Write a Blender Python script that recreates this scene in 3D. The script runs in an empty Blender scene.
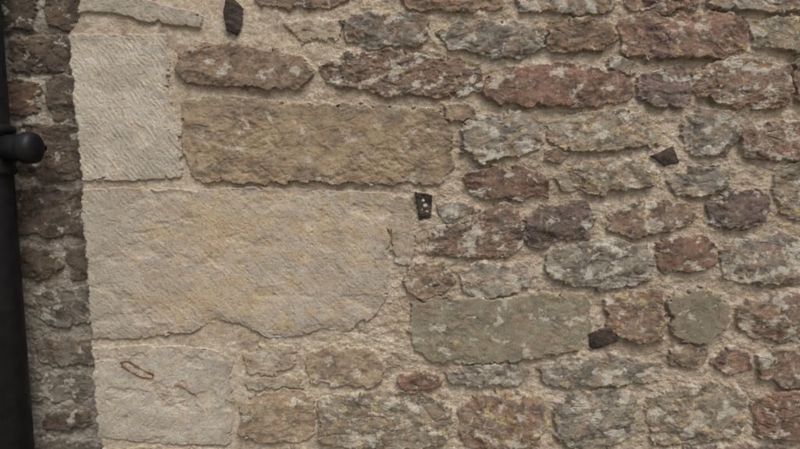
import bpy, math, random
import numpy as np
rng = np.random.RandomState(7)
random.seed(11)

# ------------------------------------------------------------------ camera maths
F = 578.0; D = 1.16; H = 1.40; TH = math.radians(6.5)
def to_wall(px, py, yp=0.0):
    """photo measurement -> metres (X,Z) on the wall plane y=yp"""
    x = (px-400.0)/F; y = -(py-224.5)/F
    dy = math.cos(TH) + y*math.sin(TH)
    dz = -math.sin(TH) + y*math.cos(TH)
    t = (yp+D)/dy
    return t*x*1000, (H+t*dz)*1000      # mm

# ------------------------------------------------------------------ noise
perm = rng.permutation(256).astype(np.int32)
ga = (rng.rand(256)*2*np.pi).astype(np.float32)
GX, GY = np.cos(ga), np.sin(ga)
def pn(x, y, s):
    x = np.asarray(x, np.float32); y = np.asarray(y, np.float32)
    fx = np.floor(x); fy = np.floor(y)
    xi = fx.astype(np.int32); yi = fy.astype(np.int32)
    x = x-fx; y = y-fy
    u = x*x*x*(x*(x*6-15)+10); v = y*y*y*(y*(y*6-15)+10)
    def g(ix, iy, dx, dy):
        h = perm[(perm[(ix+s*17) & 255]+iy+s*31) & 255]
        return GX[h]*dx+GY[h]*dy
    a = g(xi, yi, x, y); b = g(xi+1, yi, x-1, y)
    c = g(xi, yi+1, x, y-1); d = g(xi+1, yi+1, x-1, y-1)
    a = a+u*(b-a); c = c+u*(d-c)
    return (a+v*(c-a))*1.5
def fbm(x, y, s, o=4, r=0.5):
    t = 0; A = 1.0; n = 0
    for i in range(o):
        ca, sa = math.cos(i*.9+.3), math.sin(i*.9+.3); f = 2.03**i
        t = t+A*pn((x*ca-y*sa)*f+i*7.3, (x*sa+y*ca)*f+i*3.1, s+i); n += A*A; A *= r
    return t/math.sqrt(n)
def sst(a, b, x):
    t = np.clip((x-a)/(b-a), 0, 1); return t*t*(3-2*t)
def lin(c):
    c = np.array(c, np.float32)/255.0
    return np.where(c <= 0.04045, c/12.92, ((c+0.055)/1.055)**2.4).astype(np.float32)

# ------------------------------------------------------------------ stones
#       c1             c2             c3 (stain)      white yellow relief
TY = {
 'ashg': ((164,158,145),(152,146,133),(164,153,133), .10, .0, .22),
 'asht': ((170,159,139),(162,155,142),(166,148,120), .10, .0, .30),
 'hewn': ((146,131,108),(128,116, 98),(110, 98, 82), .16, .0, .62),
 'brown':((130,113, 94),(114,101, 87),( 86, 77, 68), .28, .0, .85),
 'tan':  ((154,140,117),(138,124,104),(110, 98, 83), .30, .1, .65),
 'red':  ((122, 98, 84),(108, 89, 79),( 82, 70, 63), .36, .05, .9),
 'redw': ((124,102, 88),(118,106, 94),( 86, 75, 67), .60, .06, .9),
 'purp': ((111, 97, 89),( 98, 88, 82),( 80, 71, 66), .28, .0, .85),
 'grey': ((130,124,112),(113,107, 97),( 88, 82, 74), .48, .08, .85),
 'greyw':((137,131,119),(120,112,101),( 92, 85, 77), .68, .06, .85),
 'yel':  ((137,129,112),(122,113, 98),( 94, 86, 74), .55, .44, .85),
 'ylr':  ((124,102, 86),(123,111, 96),( 88, 76, 66), .46, .48, .9),
 'green':((126,120,102),(110,104, 89),(128,115, 94), .24, .08, .42),
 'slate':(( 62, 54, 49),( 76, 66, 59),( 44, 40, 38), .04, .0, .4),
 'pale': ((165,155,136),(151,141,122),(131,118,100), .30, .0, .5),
 'dk':   (( 98, 87, 75),( 84, 75, 67),( 64, 58, 52), .20, .0, .8),  # dk types: adjoining wall stones, its shade painted into their colours
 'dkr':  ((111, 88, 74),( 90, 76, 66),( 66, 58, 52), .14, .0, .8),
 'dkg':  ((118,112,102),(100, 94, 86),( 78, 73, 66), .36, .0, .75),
}
ST = [  # type, height mm, edge rounding mm, polygon (photo measurements)
 ('ashg', 5, 3, [(60,35),(120,33),(166,34),(171,62),(169,96),(182,128),(184,178),(130,181),(70,181),(60,110)]),
 ('hewn',12, 7, [(183,101),(225,96),(300,104),(362,103),(400,106),(442,111),(453,140),(454,165),(443,182),(400,184),(330,183),(262,184),(196,180),(184,152)]),
 ('asht', 7, 3, [(70,190),(120,187),(200,189),(260,186),(330,190),(388,192),(393,200),(389,250),(388,296),(374,318),(345,333),(322,329),(300,336),(268,338),(248,327),(216,320),(192,333),(176,334),(140,339),(80,339),(75,300)]),
 ('ashg', 4, 3, [(82,348),(150,344),(205,347),(232,356),(234,400),(231,445),(160,444),(120,439),(90,436),(84,400)]),
 ('pale', 5, 5, [(95,452),(160,449),(238,453),(236,500),(95,500)]),
 ('ashg', 6, 6, [(78,-30),(130,-28),(150,0),(205,14),(202,30),(150,24),(112,14),(74,15)]),
 ('pale', 4.5, 4, [(395,200),(404,198),(411,208),(412,235),(407,264),(397,263),(393,240)]),
 ('slate', 9, 3, [(226,-2),(236,0),(244,9),(243,24),(238,36),(228,32),(224,14)]),
 ('brown',9, 8, [(250,-25),(345,-25),(347,3),(310,6),(262,3)]),
 ('pale', 5, 9, [(284,24),(305,19),(338,23),(336,38),(300,40)]),
 ('grey', 9, 7, [(344,22),(362,15),(400,14),(426,18),(428,40),(410,47),(372,45),(346,40)]),
 ('grey',14, 9, [(438,32),(462,24),(505,25),(541,30),(543,48),(515,57),(482,54),(450,46)]),
 ('brown',14, 9, [(546,30),(570,20),(604,20),(612,40),(598,51),(565,52),(548,46)]),
 ('red', 17,11, [(616,24),(640,17),(690,19),(722,14),(744,24),(744,48),(722,56),(690,57),(650,58),(624,52)]),
 ('yel', 12, 9, [(750,26),(772,18),(830,20),(830,48),(790,51),(756,48)]),
 ('brown',11, 8, [(400,-30),(498,-30),(502,4),(460,10),(405,6)]),
 ('grey',12, 8, [(512,-30),(608,-30),(612,8),(570,13),(520,9)]),
 ('red', 12, 8, [(628,-30),(690,-30),(694,8),(660,12),(630,8)]),
 ('grey',12, 8, [(703,-30),(835,-30),(832,8),(770,10),(708,7)]),
 ('brown',13, 9, [(181,56),(196,46),(232,46),(284,54),(308,64),(313,78),(300,89),(262,88),(220,84),(190,81),(181,70)]),
 ('redw',12, 8, [(322,66),(345,56),(385,52),(420,58),(452,60),(478,72),(483,90),(450,95),(405,93),(350,88),(326,82)]),
 ('red', 15, 9, [(485,82),(510,72),(560,66),(602,70),(632,86),(630,99),(590,102),(545,106),(498,102),(486,96)]),
 ('grey', 7, 5, [(612,62),(626,60),(636,68),(628,75),(614,71)]),
 ('purp',11, 8, [(638,80),(655,70),(684,68),(692,88),(684,102),(652,106),(640,98)]),
 ('redw',16,10, [(694,74),(718,62),(752,60),(782,66),(789,88),(785,103),(755,107),(716,102),(696,92)]),
 ('red', 12, 8, [(792,62),(835,60),(835,106),(796,102)]),
 ('brown',8, 6, [(447,108),(460,103),(474,108),(474,118),(460,122),(449,118)]),
 ('greyw',13, 9, [(461,130),(485,116),(520,112),(538,118),(538,146),(515,156),(480,160),(464,152)]),
 ('yel', 14, 9, [(547,122),(575,116),(610,111),(645,117),(660,130),(657,142),(610,150),(572,149),(549,140)]),
 ('purp', 6, 3, [(545,153),(556,151),(566,155),(560,160),(547,159)]),
 ('greyw',12, 8, [(684,120),(705,112),(732,114),(736,138),(728,152),(700,158),(686,146)]),
 ('redw',13, 8, [(739,130),(760,124),(800,122),(832,126),(832,158),(790,159),(745,155)]),
 ('slate', 5, 3, [(650,156),(672,146),(679,162),(664,167)]),
 ('red', 13, 8, [(466,176),(485,169),(522,168),(546,178),(546,193),(520,199),(485,196),(468,188)]),
 ('yel', 14, 9, [(557,176),(580,165),(615,162),(648,166),(657,178),(640,188),(600,191),(565,189)]),
 ('grey',11, 8, [(670,176),(690,169),(718,168),(726,180),(718,191),(690,194),(673,190)]),
 ('yel', 12, 8, [(776,172),(800,162),(835,165),(835,218),(795,219),(778,206)]),
 ('purp',14, 9, [(707,204),(725,194),(752,190),(768,200),(764,220),(738,228),(710,224)]),
 ('slate', 8, 2, [(415,192),(432,195),(431,218),(419,220)]),
 ('grey', 6, 6, [(440,208),(460,203),(474,207),(470,219),(446,222)]),
 ('redw',12, 8, [(438,228),(470,224),(482,210),(512,206),(522,222),(520,248),(498,256),(455,255),(430,254),(430,240)]),
 ('purp',13, 8, [(525,216),(550,206),(588,202),(591,220),(588,236),(560,236),(552,243),(528,246)]),
 ('redw',14, 8, [(606,214),(622,204),(655,203),(688,206),(690,222),(668,230),(636,235),(610,232)]),
 ('red', 13, 8, [(658,246),(676,237),(704,236),(714,246),(712,264),(690,270),(662,268)]),
 ('grey',15, 9, [(545,258),(562,246),(600,242),(640,246),(652,258),(649,276),(625,285),(585,286),(548,278)]),
 ('greyw',14, 9, [(721,252),(740,240),(772,232),(797,240),(812,262),(797,280),(762,283),(725,276)]),
 ('brown',10, 7, [(407,272),(425,265),(446,264),(451,282),(446,294),(424,298),(409,292)]),
 ('greyw',11, 8, [(461,272),(478,264),(505,264),(524,266),(529,284),(505,292),(475,295),(463,288)]),
 ('green',11, 7, [(414,304),(450,299),(500,299),(558,294),(588,298),(590,322),(578,344),(540,354),(500,361),(452,361),(424,356),(413,340)]),
 ('ylr', 14, 9, [(604,304),(630,292),(660,291),(664,318),(658,340),(632,341),(612,328)]),
 ('green',14, 9, [(670,296),(700,290),(721,298),(724,322),(708,341),(680,342),(672,322)]),
 ('slate', 7, 3, [(588,333),(610,325),(617,340),(600,348),(589,350)]),
 ('redw',15, 9, [(737,308),(758,296),(800,290),(835,290),(835,338),(790,340),(752,336),(740,326)]),
 ('pale', 7, 5, [(244,355),(262,348),(290,346),(294,362),(280,369),(250,372)]),
 ('tan',  8, 6, [(308,354),(330,348),(372,350),(383,360),(380,380),(340,384),(314,382)]),
 ('red', 11, 6, [(400,377),(415,372),(436,374),(441,384),(430,390),(406,390)]),
 ('greyw',10, 6, [(448,372),(475,366),(515,366),(528,374),(515,383),(470,384),(452,381)]),
 ('grey',12, 7, [(541,368),(560,360),(600,357),(638,360),(660,367),(658,378),(620,382),(560,384),(543,380)]),
 ('brown',10, 6, [(669,352),(685,346),(703,349),(705,360),(690,365),(673,363)]),
 ('red', 10, 7, [(715,356),(732,350),(748,353),(749,368),(736,374),(718,371)]),
 ('redw',13, 8, [(757,358),(780,349),(832,348),(832,382),(785,384),(760,377)]),
 ('tan',  9, 7, [(244,402),(262,394),(298,392),(312,398),(314,430),(300,441),(262,440),(242,434)]),
 ('yel', 10, 9, [(319,404),(345,394),(392,392),(430,398),(449,408),(446,440),(410,448),(350,446),(323,440)]),
 ('ylr', 13, 9, [(460,408),(478,394),(510,391),(540,400),(546,424),(535,444),(495,450),(464,444)]),
 ('grey',13, 9, [(556,402),(580,392),(618,390),(634,398),(634,428),(615,443),(575,446),(558,438)]),
 ('yel', 13, 9, [(644,402),(670,389),(715,384),(740,390),(745,415),(735,434),(690,442),(652,440)]),
 ('red', 14, 9, [(753,400),(775,392),(832,391),(832,434),(780,438),(755,434)]),
 ('grey', 8, 8, [(245,453),(300,451),(318,458),(312,490),(250,490)]),
 ('brown',10, 8, [(326,460),(400,457),(455,458),(455,500),(332,498)]),
 ('red', 10, 8, [(468,462),(540,456),(550,462),(548,500),(470,498)]),
 ('grey',10, 8, [(562,456),(640,453),(648,458),(645,495),(565,495)]),
 ('purp',10, 8, [(660,452),(740,447),(830,449),(830,490),(662,492)]),
 ('pale', 5, 6, [(246,380),(262,378),(298,377),(300,385),(262,387),(248,387)]),
]
def auto_rows(x0, x1, ylist, types, hh):
    out = []
    for (ya, yb) in ylist:
        x = x0+random.uniform(0, 20)
        while x < x1-30:
            w = random.uniform(48, 108); xe = min(x+w, x1)
            j = lambda a=4: random.uniform(-a, a)
            m = (ya+yb)/2
            out.append((random.choice(types), random.uniform(*hh), 8,
                [(x+j(),m+j()),(x+6,ya+3+j()),((x+xe)/2,ya+j()),(xe-6,ya+3+j()),(xe+j(),m+j()),(xe-6,yb-3+j()),((x+xe)/2,yb+j()),(x+6,yb-3+j())]))
            x = xe+random.uniform(12, 17)
    return out
def rows(a, b, s=38):
    r = []; y = a
    while y < b-20:
        h = random.uniform(s-8, s+8); r.append((y, min(y+h, b))); y += h+14
    return r
tp = ['red','redw','grey','greyw','yel','brown','purp','tan']
OUT = auto_rows(85, 1200, rows(-400, -40), tp, (9, 15)) + auto_rows(85, 1200, rows(510, 800), tp, (9, 15)) + auto_rows(846, 1200, rows(-30, 500), tp, (9, 15))
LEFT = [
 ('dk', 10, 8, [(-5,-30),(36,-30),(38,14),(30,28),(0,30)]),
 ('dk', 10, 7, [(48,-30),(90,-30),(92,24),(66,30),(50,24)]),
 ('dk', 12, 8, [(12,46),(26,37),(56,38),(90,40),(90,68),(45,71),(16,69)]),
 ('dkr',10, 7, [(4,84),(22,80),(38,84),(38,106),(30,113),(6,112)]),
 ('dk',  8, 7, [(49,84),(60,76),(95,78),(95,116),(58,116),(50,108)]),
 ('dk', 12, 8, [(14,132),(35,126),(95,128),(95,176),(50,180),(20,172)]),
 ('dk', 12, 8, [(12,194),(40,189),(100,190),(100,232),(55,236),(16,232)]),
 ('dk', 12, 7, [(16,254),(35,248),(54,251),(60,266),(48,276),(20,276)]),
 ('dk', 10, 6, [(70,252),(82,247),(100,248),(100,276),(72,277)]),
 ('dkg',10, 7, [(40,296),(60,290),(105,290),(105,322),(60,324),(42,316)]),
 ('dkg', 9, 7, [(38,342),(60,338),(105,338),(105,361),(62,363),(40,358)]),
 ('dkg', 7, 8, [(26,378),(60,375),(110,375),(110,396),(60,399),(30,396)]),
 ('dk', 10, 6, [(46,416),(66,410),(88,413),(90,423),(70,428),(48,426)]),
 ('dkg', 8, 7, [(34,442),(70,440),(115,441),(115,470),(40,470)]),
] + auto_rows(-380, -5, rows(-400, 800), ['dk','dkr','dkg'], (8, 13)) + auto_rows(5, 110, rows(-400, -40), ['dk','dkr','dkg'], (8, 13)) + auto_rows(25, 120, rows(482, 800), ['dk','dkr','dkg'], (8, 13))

def chaikin(p, n=2, k=.2):
    for _ in range(n):
        q = np.roll(p, -1, axis=0)
        a = p*(1-k)+q*k; b = p*k+q*(1-k)
        p = np.stack([a, b], 1).reshape(-1, 2)
    return p
def sdf(X, Y, P):
    d = np.full(X.shape, 1e12, np.float32); ins = np.zeros(X.shape, bool)
    n = len(P)
    for i in range(n):
        ax, ay = P[i]; bx, by = P[(i+1) % n]
        ex, ey = bx-ax, by-ay
        wx = X-ax; wy = Y-ay
        t = np.clip((wx*ex+wy*ey)/(ex*ex+ey*ey+1e-9), 0, 1)
        d = np.minimum(d, (wx-ex*t)**2+(wy-ey*t)**2)
        c = ((ay > Y) != (by > Y))
        if abs(ey) > 1e-9:
            ins ^= c & (X < ax+(Y-ay)*ex/ey)
    d = np.sqrt(d); return np.where(ins, d, -d)

def axis(lo, dlo, dhi, hi, fine, coarse):
    a = np.arange(lo, dlo, coarse); b = np.arange(dlo, dhi, fine); c = np.arange(dhi, hi+coarse, coarse)
    return np.concatenate([a, b, c]).astype(np.float32)

def build_wall(name, xs, zs, stones, yp, mort1, mort2, seed, edge=None, hscale=1.0):
    nx, nz = len(xs), len(zs)
    X, Z = np.meshgrid(xs, zs)
    # mortar bed -----------------------------------------------------------
    low = fbm(X/80, Z/55, seed+1, 3)
    mid = fbm(X/20, Z/16, seed+5, 4, .55)
    fine = fbm(X/4.6, Z/4.6, seed+9, 3, .75)
    warpx = fbm(X/34, Z/34, seed+20, 4, .55); warpy = fbm(X/34, Z/34, seed+24, 4, .55)
    w2x = fbm(X/7, Z/7, seed+28, 2); w2y = fbm(X/7, Z/7, seed+31, 2)
    M = -0.1+3.0*low+2.5*mid+0.5*fine
    if edge is not None:      # flush pointing around the dressed quoins, deeper elsewhere
        M = M*(0.35+0.65*sst(-420, 60, X)) - 1.2*sst(-300, 200, X)
    m1, m2 = lin(mort1), lin(mort2)
    k = sst(-0.5, 0.6, fbm(X/160, Z/110, seed+40, 4, .6))[..., None]
    C = m1*(1-k)+m2*k
    k3 = sst(-200, 500, X)[..., None]*0.32
    C = C*(1-k3)+lin((144,130,113))*k3
    pal = sst(.15, .8, fbm(X/50, Z/34, seed+44, 4, .6))[..., None]*.55
    C = C*(1-pal)+lin((182,175,160))*pal
    dk = sst(.05, .6, fbm(X/60, Z/40, seed+46, 4, .6))[..., None]*.55
    C = C*(1-dk)+lin((124,111, 95))*dk
    spk = fbm(X/2.6, Z/2.6, seed+48, 2, .8)
    C = C*(1+0.21*spk[..., None]+0.24*fbm(X/11, Z/9, seed+50, 3, .6)[..., None])
    dark = sst(.5, .8, pn(X/3.6, Z/3.3, seed+52))[..., None]*.5
    C = C*(1-dark)+C*0.35*dark
    HH = M.copy(); MK = np.ones_like(M)
    for si, (ty, h, ew, poly) in enumerate(stones):
        r = np.random.RandomState(1000+seed*77+si)
        P = np.array([to_wall(a, b, yp) for a, b in poly], np.float64)
        big = ty[:3] == 'ash'; slate = ty == 'slate'; hewn = ty == 'hewn'; grn = ty == 'green'
        if not slate: P = chaikin(P, 1, .06 if (big or hewn) else .08)
        x0, z0 = P.min(0)-20; x1, z1 = P.max(0)+20
        i0, i1 = np.searchsorted(xs, [x0, x1]); j0, j1 = np.searchsorted(zs, [z0, z1])
        if i1-i0 < 3 or j1-j0 < 3: continue
        sl = (slice(j0, j1), slice(i0, i1))
        x = X[sl]; z = Z[sl]
        wa = 2.5 if big else (1.5 if slate else (7.0 if hewn else 10.0))
        wb = 1.2 if big else (0.6 if slate else 1.4)
        d = sdf(x+wa*warpx[sl]+wb*w2x[sl], z+wa*warpy[sl]+wb*w2y[sl], P)
        d = d + (0.5 if big else (1 if slate else (3.0 if hewn else 7.0)))
        if big or hewn:                       # chipped arrises
            d = d - 6*sst(.24, .55, fbm(x/26, z/22, 410+si, 3, .55))
        c1, c2, c3, wl, yl, rel = TY[ty]
        c1, c2, c3 = lin(c1), lin(c2), lin(c3)
        ox, oz = r.uniform(0, 900, 2); s = r.randint(0, 200)
        cx, cz = P.mean(0); wdt = x1-x0-36; hgt = z1-z0-36
        ang = r.uniform(-.25, .25); asp = r.uniform(.6, 1.0)
        if hewn or grn: ang = .05; asp = .9
        xr = (x-cx)*math.cos(ang)+(z-cz)*math.sin(ang)+ox; zr = -(x-cx)*math.sin(ang)+(z-cz)*math.cos(ang)+oz
        n1 = fbm(xr/50, zr/(50*asp), s, 3)
        wx_ = xr+9*n1
        n2 = fbm(wx_/18, zr/(18*asp), s+5, 4, .5); n3 = fbm(xr/4.0, zr/3.8, s+9, 3, .7)
        bil = np.abs(fbm(wx_/34, zr/(34*asp), s+14, 3, .5))
        ww = ew*.75
        p = 1-np.power(1-np.clip(d/ww, 0, 1), 2.8)
        hh = h*hscale*r.uniform(.8, 1.2)*(1 if big else .82)
        S = -14+(hh+14)*p
        S = np.where(d < 0, -14+d*3.0, S)
        rg = r.uniform(.35, .9)          # each stone has its own coarseness
        if hewn: rg = 1.0
        if not big and not slate:
            cap = S.copy()
            for q in range(5):
                a = r.uniform(0, 2*math.pi); sx, sz = math.cos(a), math.sin(a)
                off = (.1+.6*r.rand())*.5*(abs(sx)*wdt+abs(sz)*hgt)
                slope = r.uniform(.06, .32)*(.25 if (hewn or grn) else 1)
                cap = np.minimum(cap, hh+1.5 - slope*(((x-cx)*sx+(z-cz)*sz)-off) + 1.4*n2)
            S = np.minimum(S, np.maximum(cap, 4.5+1.2*n1))               # faces never dive under the pointing
            bd = pn(xr/110+.8*n1, zr/r.uniform(14, 24)+.8*n1, s+33)
            step = sst(-.10, .10, bd+.10*n2)                            # bedding ledges
            S = S + rel*(2.2*n1+rg*1.1*n2+rg*.36*n3 + rg*1.7*(bil-.25) + (.35 if hewn or grn else r.choice([.0, .4, 1.3]))*(step-.5))*np.clip(p*1.2-.2, 0, 1)
            pit = sst(.42, .64, pn(xr/8, zr/7, s+44))
            S = S - 1.2*rg*rel*pit
            cr = 1-sst(.0, .05, np.abs(pn(xr/55, zr/28, s+60)))          # cracks
            S = S - 2.0*rel*cr*sst(.05, .4, n1)
        elif slate:
            S = S + 1.3*n2+.5*n3 + (x-cx)*r.uniform(-.2, .2)+(z-cz)*r.uniform(-.2, .2)
        else:
            if si == 0:
                t = (x*0.80+z*0.60); cross = (x*.6-z*.8)
                g = np.abs(np.sin(t/3.1+2.6*fbm(x/34, z/34, 3, 3)))*sst(-.3, .4, fbm(t/9, cross/38, 77, 3))
                S = S + .65*g+.3*np.sin(t/1.3+2*fbm(x/20, z/20, 6, 2))*sst(-.2, .4, fbm(x/30, z/30, 79, 3))
            else:
                t = (x*0.72+z*0.70) if si != 3 else (x*.8-z*.6)
                cross = (x*.70-z*.72) if si != 3 else (x*.6+z*.8)
                g = np.abs(np.sin(t/2.8+2.6*fbm(x/40, z/40, 5, 3)))*sst(-.15, .4, fbm(t/9, cross/36, 78, 3))
                S = S+.5*g
            S = S + 1.2*n1+0.35*n2+0.22*n3
            if si == 2:   # spalled lower edge and hollow
                sp = sst(0.1, .6, fbm(x/90, z/60, 91, 4, .5))
                S = S - 2.2*sp
                low_e = sst(30, 0, d)*sst(1100, 1060, z)
                S = S - 2.0*low_e*(1+.8*n2)
            if si == 3:
                S = S - 2.0*sst(0.05, .4, fbm(x/70, z/60, 93, 4, .5))
            pit = sst(.46, .62, pn(x/6, z/6, 44))
            S = S - .9*pit
        # colour
        k = sst(-.5, .5, n1+.5*n2)[..., None]
        col = c1*(1-k)+c2*k
        q = sst(-.05, .45, fbm(xr/42, zr/28, s+70, 4, .6))[..., None]
        col = col*(1-.8*q)+c3*.8*q
        if not big and not slate:      # rust / tan blooms
            f = sst(-.05, .45, fbm(xr/34, zr/26, s+75, 4, .6))[..., None]*r.uniform(.1, .65)
            rust = [(148,124,96),(134,107,84),(148,130,106)][r.randint(3)]
            if grn: rust = (124,116,98)
            col = col*(1-f)+lin(rust if ty[:2] != 'dk' else (98,80,64))*f  # dk stones get a darker bloom to suit their painted shade
        tint = 1+r.uniform(-.16, .14)
        col = col*tint*(1+(.09 if big else .18)*n3[..., None]+(.12 if big else .22)*n2[..., None])
        if not big and not slate:
            f = sst(.22, .6, fbm(xr/13, zr/10, s+95, 4, .6))[..., None]*(.35 if hewn or grn else .5)
            col = col*(1-f)+col*.42*f
        if wl > .05:
            f = 2.6*fbm(xr/40, zr/30, s+80, 5, .6)+.4*n3
            t0 = 1.45-1.75*wl
            m = sst(t0, t0+.7, f)[..., None]*(.66 if not big else .3)
            col = col*(1-m)+lin((176,172,159))*m*(1+.12*n3[..., None]+.12*n2[..., None])
            dots = sst(.43, .52, pn(xr/11, zr/11, s+86)+.06*n3)[..., None]*min(1., wl*1.3)*(0 if big else 1)*.4
            col = col*(1-dots)+lin((184,181,170))*dots
        if yl > .04:
            f = 2.6*fbm(xr/30, zr/24, s+90, 5, .62)+.4*n3
            t0 = 1.75-1.6*yl
            m = sst(t0, t0+.7, f)[..., None]*.62
            col = col*(1-m)+lin((178,160,108))*m*(1+.12*n3[..., None])
        if hewn:     # big hewn stone: weathered dark right end and upper rim, tan face
            f = sst(-.1, .4, fbm(x/80, z/45, 301, 4, .6))[..., None]*.5
            col = col*(1-f)+lin((156,138,109))*f
            f = sst(20, 130, x+90*n2)[..., None]*.5
            col = col*(1-f)+lin((104,95,82))*f
            f = (sst(z1-75, z1-35, z+22*n2+20*n1))[..., None]*.4
            col = col*(1-f)+lin((110,101,88))*f
            f = sst(.15, .6, fbm(x/40, z/20, 303, 4, .65))[..., None]*.4
            col = col*(1-f)+lin((100,90,77))*f
        if si == 2 and edge is not None:     # ochre bloom and grey ends
            f = (np.exp(-((x+360)/130)**2-((z-1265)/70)**2)+.9*np.exp(-((x+420)/190)**2-((z-1115)/50)**2)
                 +.7*np.exp(-((x+120)/90)**2-((z-1250)/60)**2)+.35*n2+.3*n1)
            f = sst(.1, 1.2, f)[..., None]*.5
            col = col*(1-f)+lin((166,144,112))*f
            f = sst(-470, -600, x+45*n1)[..., None]*.6
            col = col*(1-f)+lin((150,145,132))*f
            f = (sst(.0, .6, fbm(x/60, z/50, 305, 4, .6))*.5*sst(-260, -60, x))[..., None]
            col = col*(1-f)+lin((140,132,118))*f
        if big and edge is not None:         # broad grey weathering, and a darker tone along the edges
            f = sst(-.05, .5, fbm(x/110, z/80, 320, 4, .6))[..., None]*.4
            col = col*(1-f)+lin((138,132,120))*f
            f = (sst(22, 0, d+16*n2)*.35)[..., None]
            col = col*(1-f)+lin((122,112,97))*f
            f = (sst(.42, .6, pn(x/9, z/8, 322)+.1*n3)*.35)[..., None]
            col = col*(1-f)+lin((112,102,88))*f
        if si == 3 and edge is not None:     # rusty iron loops bedded in the stone
            for loop in ([(122,362),(129,361),(141,368),(154,374.5),(153,378),(143,377),(132,371),(125,367)], [(176,385),(183,386),(197,396)]):
                L = np.array([to_wall(a, b, yp) for a, b in loop])
                n = len(L); dd = np.full(x.shape, 1e9, np.float32)
                for i in range(n if n > 4 else n-1):
                    ax, ay = L[i]; bx, by = L[(i+1) % n]
                    tt = np.clip(((x-ax)*(bx-ax)+(z-ay)*(by-ay))/((bx-ax)**2+(by-ay)**2), 0, 1)
                    dd = np.minimum(dd, np.hypot(x-ax-(bx-ax)*tt, z-ay-(by-ay)*tt))
                dd = dd+2.4*n2
                m = sst(3.0, 1.0, dd+.8*n3)[..., None]*(.85 if n > 4 else .6)
                halo = sst(12, 1, dd)[..., None]*.25
                col = col*(1-halo)+lin((140,112,80))*halo
                col = col*(1-m)+lin((92,60,42))*m
                S = S + 1.0*m[..., 0]
        if slate and edge is not None and poly[0][0] == 415:
            for (a, b, rr, st) in [(423,200,1.8,.6),(425,205,2.4,.5),(422,209,1.3,1.2),(427,211,1.3,.5)]:
                ax, ay = to_wall(a, b, yp)
                m = sst(rr*1.6, rr*.7, np.hypot((x-ax)*st*1.3, (z-ay)*.8)+.9*n3+.5*n2)[..., None]*.9
                col = col*(1-m)+lin((190,187,179))*m
        # mortar rides over the edges of the stones
        Mz = HH[sl]
        smear = M[sl]+1.0
        df = S-np.where(MK[sl] > .5, smear, Mz)
        HH[sl] = np.where(df > 0, S, Mz)
        a = sst(-.5, 1.0, df)
        if not slate:                       # thin broken film of lime left on the rim
            film = sst(5.0, 0.0, d+9*n2+2*n3)*.45
            a = a*(1-film)
        a3 = a[..., None]
        C[sl] = C[sl]*(1-a3)+col*a3
        MK[sl] = MK[sl]*(1-a)
    keep = None
    if edge is not None:
        ez = np.array([e[1] for e in edge]); ex = np.array([e[0] for e in edge])
        o = np.argsort(ez); E = np.interp(zs, ez[o], ex[o])[:, None]
        e = X-(E+7*fbm(Z/40, Z/900, seed+66, 4, .6)+1.5*w2x)
        HH = HH-7*(1-np.clip(e/7, 0, 1))**2
        HH = np.where(e < 0, np.maximum(-110, e*22-8), HH)
        keep = e > -22
    C = np.clip(C, .012, .75)
    verts = np.stack([X/1000, yp-HH/1000, Z/1000], -1).reshape(-1, 3).astype(np.float32)
    idx = np.arange(nx*nz).reshape(nz, nx)
    q = np.stack([idx[:-1, :-1], idx[:-1, 1:], idx[1:, 1:], idx[1:, :-1]], -1)
    q = q.reshape(-1, 4)
    if keep is not None:
        kk = (keep[:-1, :-1] | keep[1:, 1:]).reshape(-1); q = q[kk]
    me = bpy.data.meshes.new(name)
    me.vertices.add(len(verts)); me.vertices.foreach_set('co', verts.ravel())
    me.loops.add(q.size); me.loops.foreach_set('vertex_index', q.ravel().astype(np.int32))
    me.polygons.add(len(q)); me.polygons.foreach_set('loop_start', (np.arange(len(q))*4).astype(np.int32))
    me.update(calc_edges=True)
    ca = me.color_attributes.new('Col', 'FLOAT_COLOR', 'POINT')
    cc = np.concatenate([C.reshape(-1, 3), MK.reshape(-1, 1)], 1).astype(np.float32)
    ca.data.foreach_set('color', cc.ravel())
    ob = bpy.data.objects.new(name, me); bpy.context.collection.objects.link(ob)
    return ob

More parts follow.
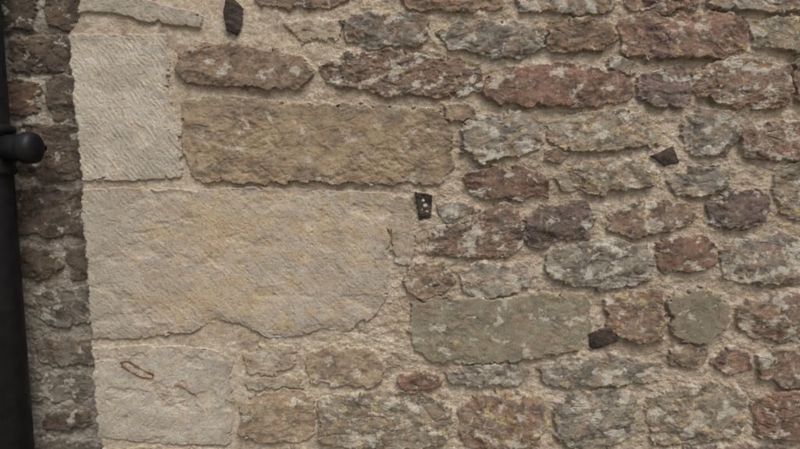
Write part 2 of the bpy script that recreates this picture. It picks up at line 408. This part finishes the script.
# ------------------------------------------------------------------ materials
def wall_mat(name, gain=1.0):
    m = bpy.data.materials.new(name); m.use_nodes = True
    nt = m.node_tree; N = nt.nodes; L = nt.links
    b = N['Principled BSDF']; b.inputs['Specular IOR Level'].default_value = .22
    at = N.new('ShaderNodeAttribute'); at.attribute_name = 'Col'
    tc = N.new('ShaderNodeTexCoord')
    n1 = N.new('ShaderNodeTexNoise'); n1.inputs['Scale'].default_value = 420; n1.inputs['Detail'].default_value = 3; n1.inputs['Roughness'].default_value = .7
    n2 = N.new('ShaderNodeTexNoise'); n2.inputs['Scale'].default_value = 1100; n2.inputs['Detail'].default_value = 2
    v = N.new('ShaderNodeTexVoronoi'); v.inputs['Scale'].default_value = 380
    for n in (n1, n2, v): L.new(tc.outputs['Object'], n.inputs['Vector'])
    mr = N.new('ShaderNodeMapRange'); mr.inputs[1].default_value = .3; mr.inputs[2].default_value = .7; mr.inputs[3].default_value = .76*gain; mr.inputs[4].default_value = 1.24*gain
    L.new(n1.outputs['Fac'], mr.inputs[0])
    sep = N.new('ShaderNodeSeparateColor'); L.new(v.outputs['Color'], sep.inputs[0])
    mv = N.new('ShaderNodeMapRange'); mv.inputs[3].default_value = .84; mv.inputs[4].default_value = 1.16
    L.new(sep.outputs[0], mv.inputs[0])
    mx = N.new('ShaderNodeMix'); mx.data_type = 'FLOAT'; mx.inputs['A'].default_value = 1.0
    L.new(at.outputs['Alpha'], mx.inputs['Factor']); L.new(mv.outputs[0], mx.inputs['B'])
    mu = N.new('ShaderNodeMath'); mu.operation = 'MULTIPLY'; L.new(mr.outputs[0], mu.inputs[0]); L.new(mx.outputs[0], mu.inputs[1])
    vm = N.new('ShaderNodeVectorMath'); vm.operation = 'SCALE'; L.new(at.outputs['Color'], vm.inputs[0]); L.new(mu.outputs[0], vm.inputs['Scale'])
    L.new(vm.outputs[0], b.inputs['Base Color'])
    b.inputs['Roughness'].default_value = .93
    ad = N.new('ShaderNodeMath'); ad.operation = 'ADD'; L.new(n1.outputs['Fac'], ad.inputs[0]); L.new(n2.outputs['Fac'], ad.inputs[1])
    bp = N.new('ShaderNodeBump'); bp.inputs['Strength'].default_value = .42; bp.inputs['Distance'].default_value = .0010
    L.new(ad.outputs[0], bp.inputs['Height']); L.new(bp.outputs[0], b.inputs['Normal'])
    return m

edge = [to_wall(a, b) for a, b in [(50,-400),(66,-60),(80,0),(75,22),(68,36),(72,90),(78,150),(82,185),(82,205),(85,250),(90,300),(91,340),(93,380),(96,420),(100,449),(108,520),(135,800)]]
xs = axis(-800, -790, 850, 1750, 1.05, 4.0)
zs = axis(-20, 780, 1790, 2600, 1.05, 4.0)
w = build_wall('stone_wall', xs, zs, ST+OUT, 0.0, (168,157,138), (156,143,122), 3, edge=edge)
w.data.materials.append(wall_mat('rubble_and_lime_mortar', 1.10))
xs = axis(-1700, -960, -590, -560, 1.2, 5.0)
zs = axis(-20, 740, 1830, 2600, 1.2, 5.0)
w2 = build_wall('adjoining_stone_wall', xs, zs, LEFT, 0.06, (140,134,122), (120,113,103), 60)  # stone and mortar albedo darkened to paint in the shade on this recessed wall
w2.data.materials.append(wall_mat('rubble_and_mortar_painted_shade', 1.0))

# ------------------------------------------------------------------ black iron downpipe
def mat(name, col, rough, metal=0, bump=0, spec=.5):
    m = bpy.data.materials.new(name); m.use_nodes = True
    N = m.node_tree.nodes; L = m.node_tree.links; b = N['Principled BSDF']
    b.inputs['Roughness'].default_value = rough; b.inputs['Metallic'].default_value = metal; b.inputs['Specular IOR Level'].default_value = spec
    tc = N.new('ShaderNodeTexCoord'); n = N.new('ShaderNodeTexNoise'); n.inputs['Scale'].default_value = 45; n.inputs['Detail'].default_value = 6
    L.new(tc.outputs['Object'], n.inputs['Vector'])
    cr = N.new('ShaderNodeValToRGB'); cr.color_ramp.elements[0].position = .35; cr.color_ramp.elements[1].position = .7
    cr.color_ramp.elements[0].color = (*[c*.7 for c in col], 1); cr.color_ramp.elements[1].color = (*[c*1.4 for c in col], 1)
    L.new(n.outputs['Fac'], cr.inputs[0]); L.new(cr.outputs[0], b.inputs['Base Color'])
    bp = N.new('ShaderNodeBump'); bp.inputs['Strength'].default_value = bump; bp.inputs['Distance'].default_value = .002
    L.new(n.outputs['Fac'], bp.inputs['Height']); L.new(bp.outputs[0], b.inputs['Normal'])
    return m
blk = mat('black_painted_iron', (.008, .008, .009), .5, 0, .5, .25)
pipe = bpy.data.objects.new('black_drainpipe', None); bpy.context.collection.objects.link(pipe)
yc = -0.01; R = 0.042
ex, ez = to_wall(12, 200, yc); ex /= 1000
px = ex-R; pipe.location = (px, yc, 0)
def lathe(name, prof, loc=(0,0,0), rot=(0,0,0), seg=48):
    vs = []; fs = []
    for (r, z) in prof:
        for i in range(seg):
            a = 2*math.pi*i/seg; vs.append((r*math.cos(a), r*math.sin(a), z))
    for k in range(len(prof)-1):
        for i in range(seg):
            j = (i+1) % seg; fs.append((k*seg+i, k*seg+j, (k+1)*seg+j, (k+1)*seg+i))
    fs.append(tuple(range(seg))[::-1]); fs.append(tuple(range((len(prof)-1)*seg, len(prof)*seg)))
    me = bpy.data.meshes.new(name); me.from_pydata(vs, [], fs); me.update()
    for p in me.polygons: p.use_smooth = len(p.vertices) == 4
    o = bpy.data.objects.new(name, me); bpy.context.collection.objects.link(o)
    me.materials.append(blk); o.parent = pipe; o.location = loc; o.rotation_euler = rot
    return o
lathe('pipe', [(R, 0.02), (R, 2.6)])
zb = to_wall(20, 150, yc)[1]/1000
lathe('collar', [(R, -.050), (R+.005, -.048), (R+.007, -.040), (R+.004, -.034), (R+.004, .030), (R+.009, .034), (R+.009, .046), (R+.003, .050), (R, .050)], (0, 0, zb))
# fixing ear reaching to the right with a round-headed bolt
lathe('bracket_arm', [(.026, .0), (.026, .052), (.028, .056), (.031, .062), (.031, .076), (.029, .082), (.022, .087), (.013, .089), (.001, .0895)], (.018, -.006, zb+.004), (0, math.radians(90), 0))
lathe('fixing_bolt', [(.007, 0), (.007, .065), (.013, .067), (.014, .073), (.010, .079), (.002, .081)], (.085, .045, zb+.004), (math.radians(90), 0, 0))
# ------------------------------------------------------------------ ground
me = bpy.data.meshes.new('ground'); me.from_pydata([(-60,-60,0),(60,-60,0),(60,60,0),(-60,60,0)], [], [(0,1,2,3)])
g = bpy.data.objects.new('ground', me); bpy.context.collection.objects.link(g)
me.materials.append(mat('gravel_ground', (.20, .18, .15), .95, 0, .6, .2))

# ------------------------------------------------------------------ light
sc = bpy.context.scene
wd = bpy.data.worlds.new('World'); sc.world = wd; wd.use_nodes = True
N = wd.node_tree.nodes; L = wd.node_tree.links
sky = N.new('ShaderNodeTexSky'); sky.sky_type = 'NISHITA'; sky.sun_disc = False
el = math.radians(58); az = math.radians(22)      # light from above, a little to the right of the camera
sky.sun_elevation = el; sky.sun_rotation = math.pi-az; sky.dust_density = 6; sky.air_density = 1.05; sky.ozone_density = 1.0
L.new(sky.outputs[0], N['Background'].inputs[0]); N['Background'].inputs[1].default_value = .13
sd = bpy.data.lights.new('sun', 'SUN'); sd.energy = 1.75; sd.angle = math.radians(26); sd.color = (1, .98, .95)
so = bpy.data.objects.new('sun', sd); bpy.context.collection.objects.link(so)
from mathutils import Vector
dirv = Vector((math.sin(az)*math.cos(el), -math.cos(az)*math.cos(el), math.sin(el)))
so.rotation_euler = dirv.to_track_quat('Z', 'Y').to_euler(); so.location = dirv*6

cd = bpy.data.cameras.new('camera'); cam = bpy.data.objects.new('camera', cd); bpy.context.collection.objects.link(cam)
cd.sensor_width = 36; cd.lens = F/800*36; cd.clip_start = .02; cd.clip_end = 500
cam.location = (0, -D, H); cam.rotation_euler = (math.radians(90)-TH, 0, 0)
sc.camera = cam
sc.view_settings.view_transform = 'Standard'; sc.view_settings.look = 'None'; sc.view_settings.exposure = 0
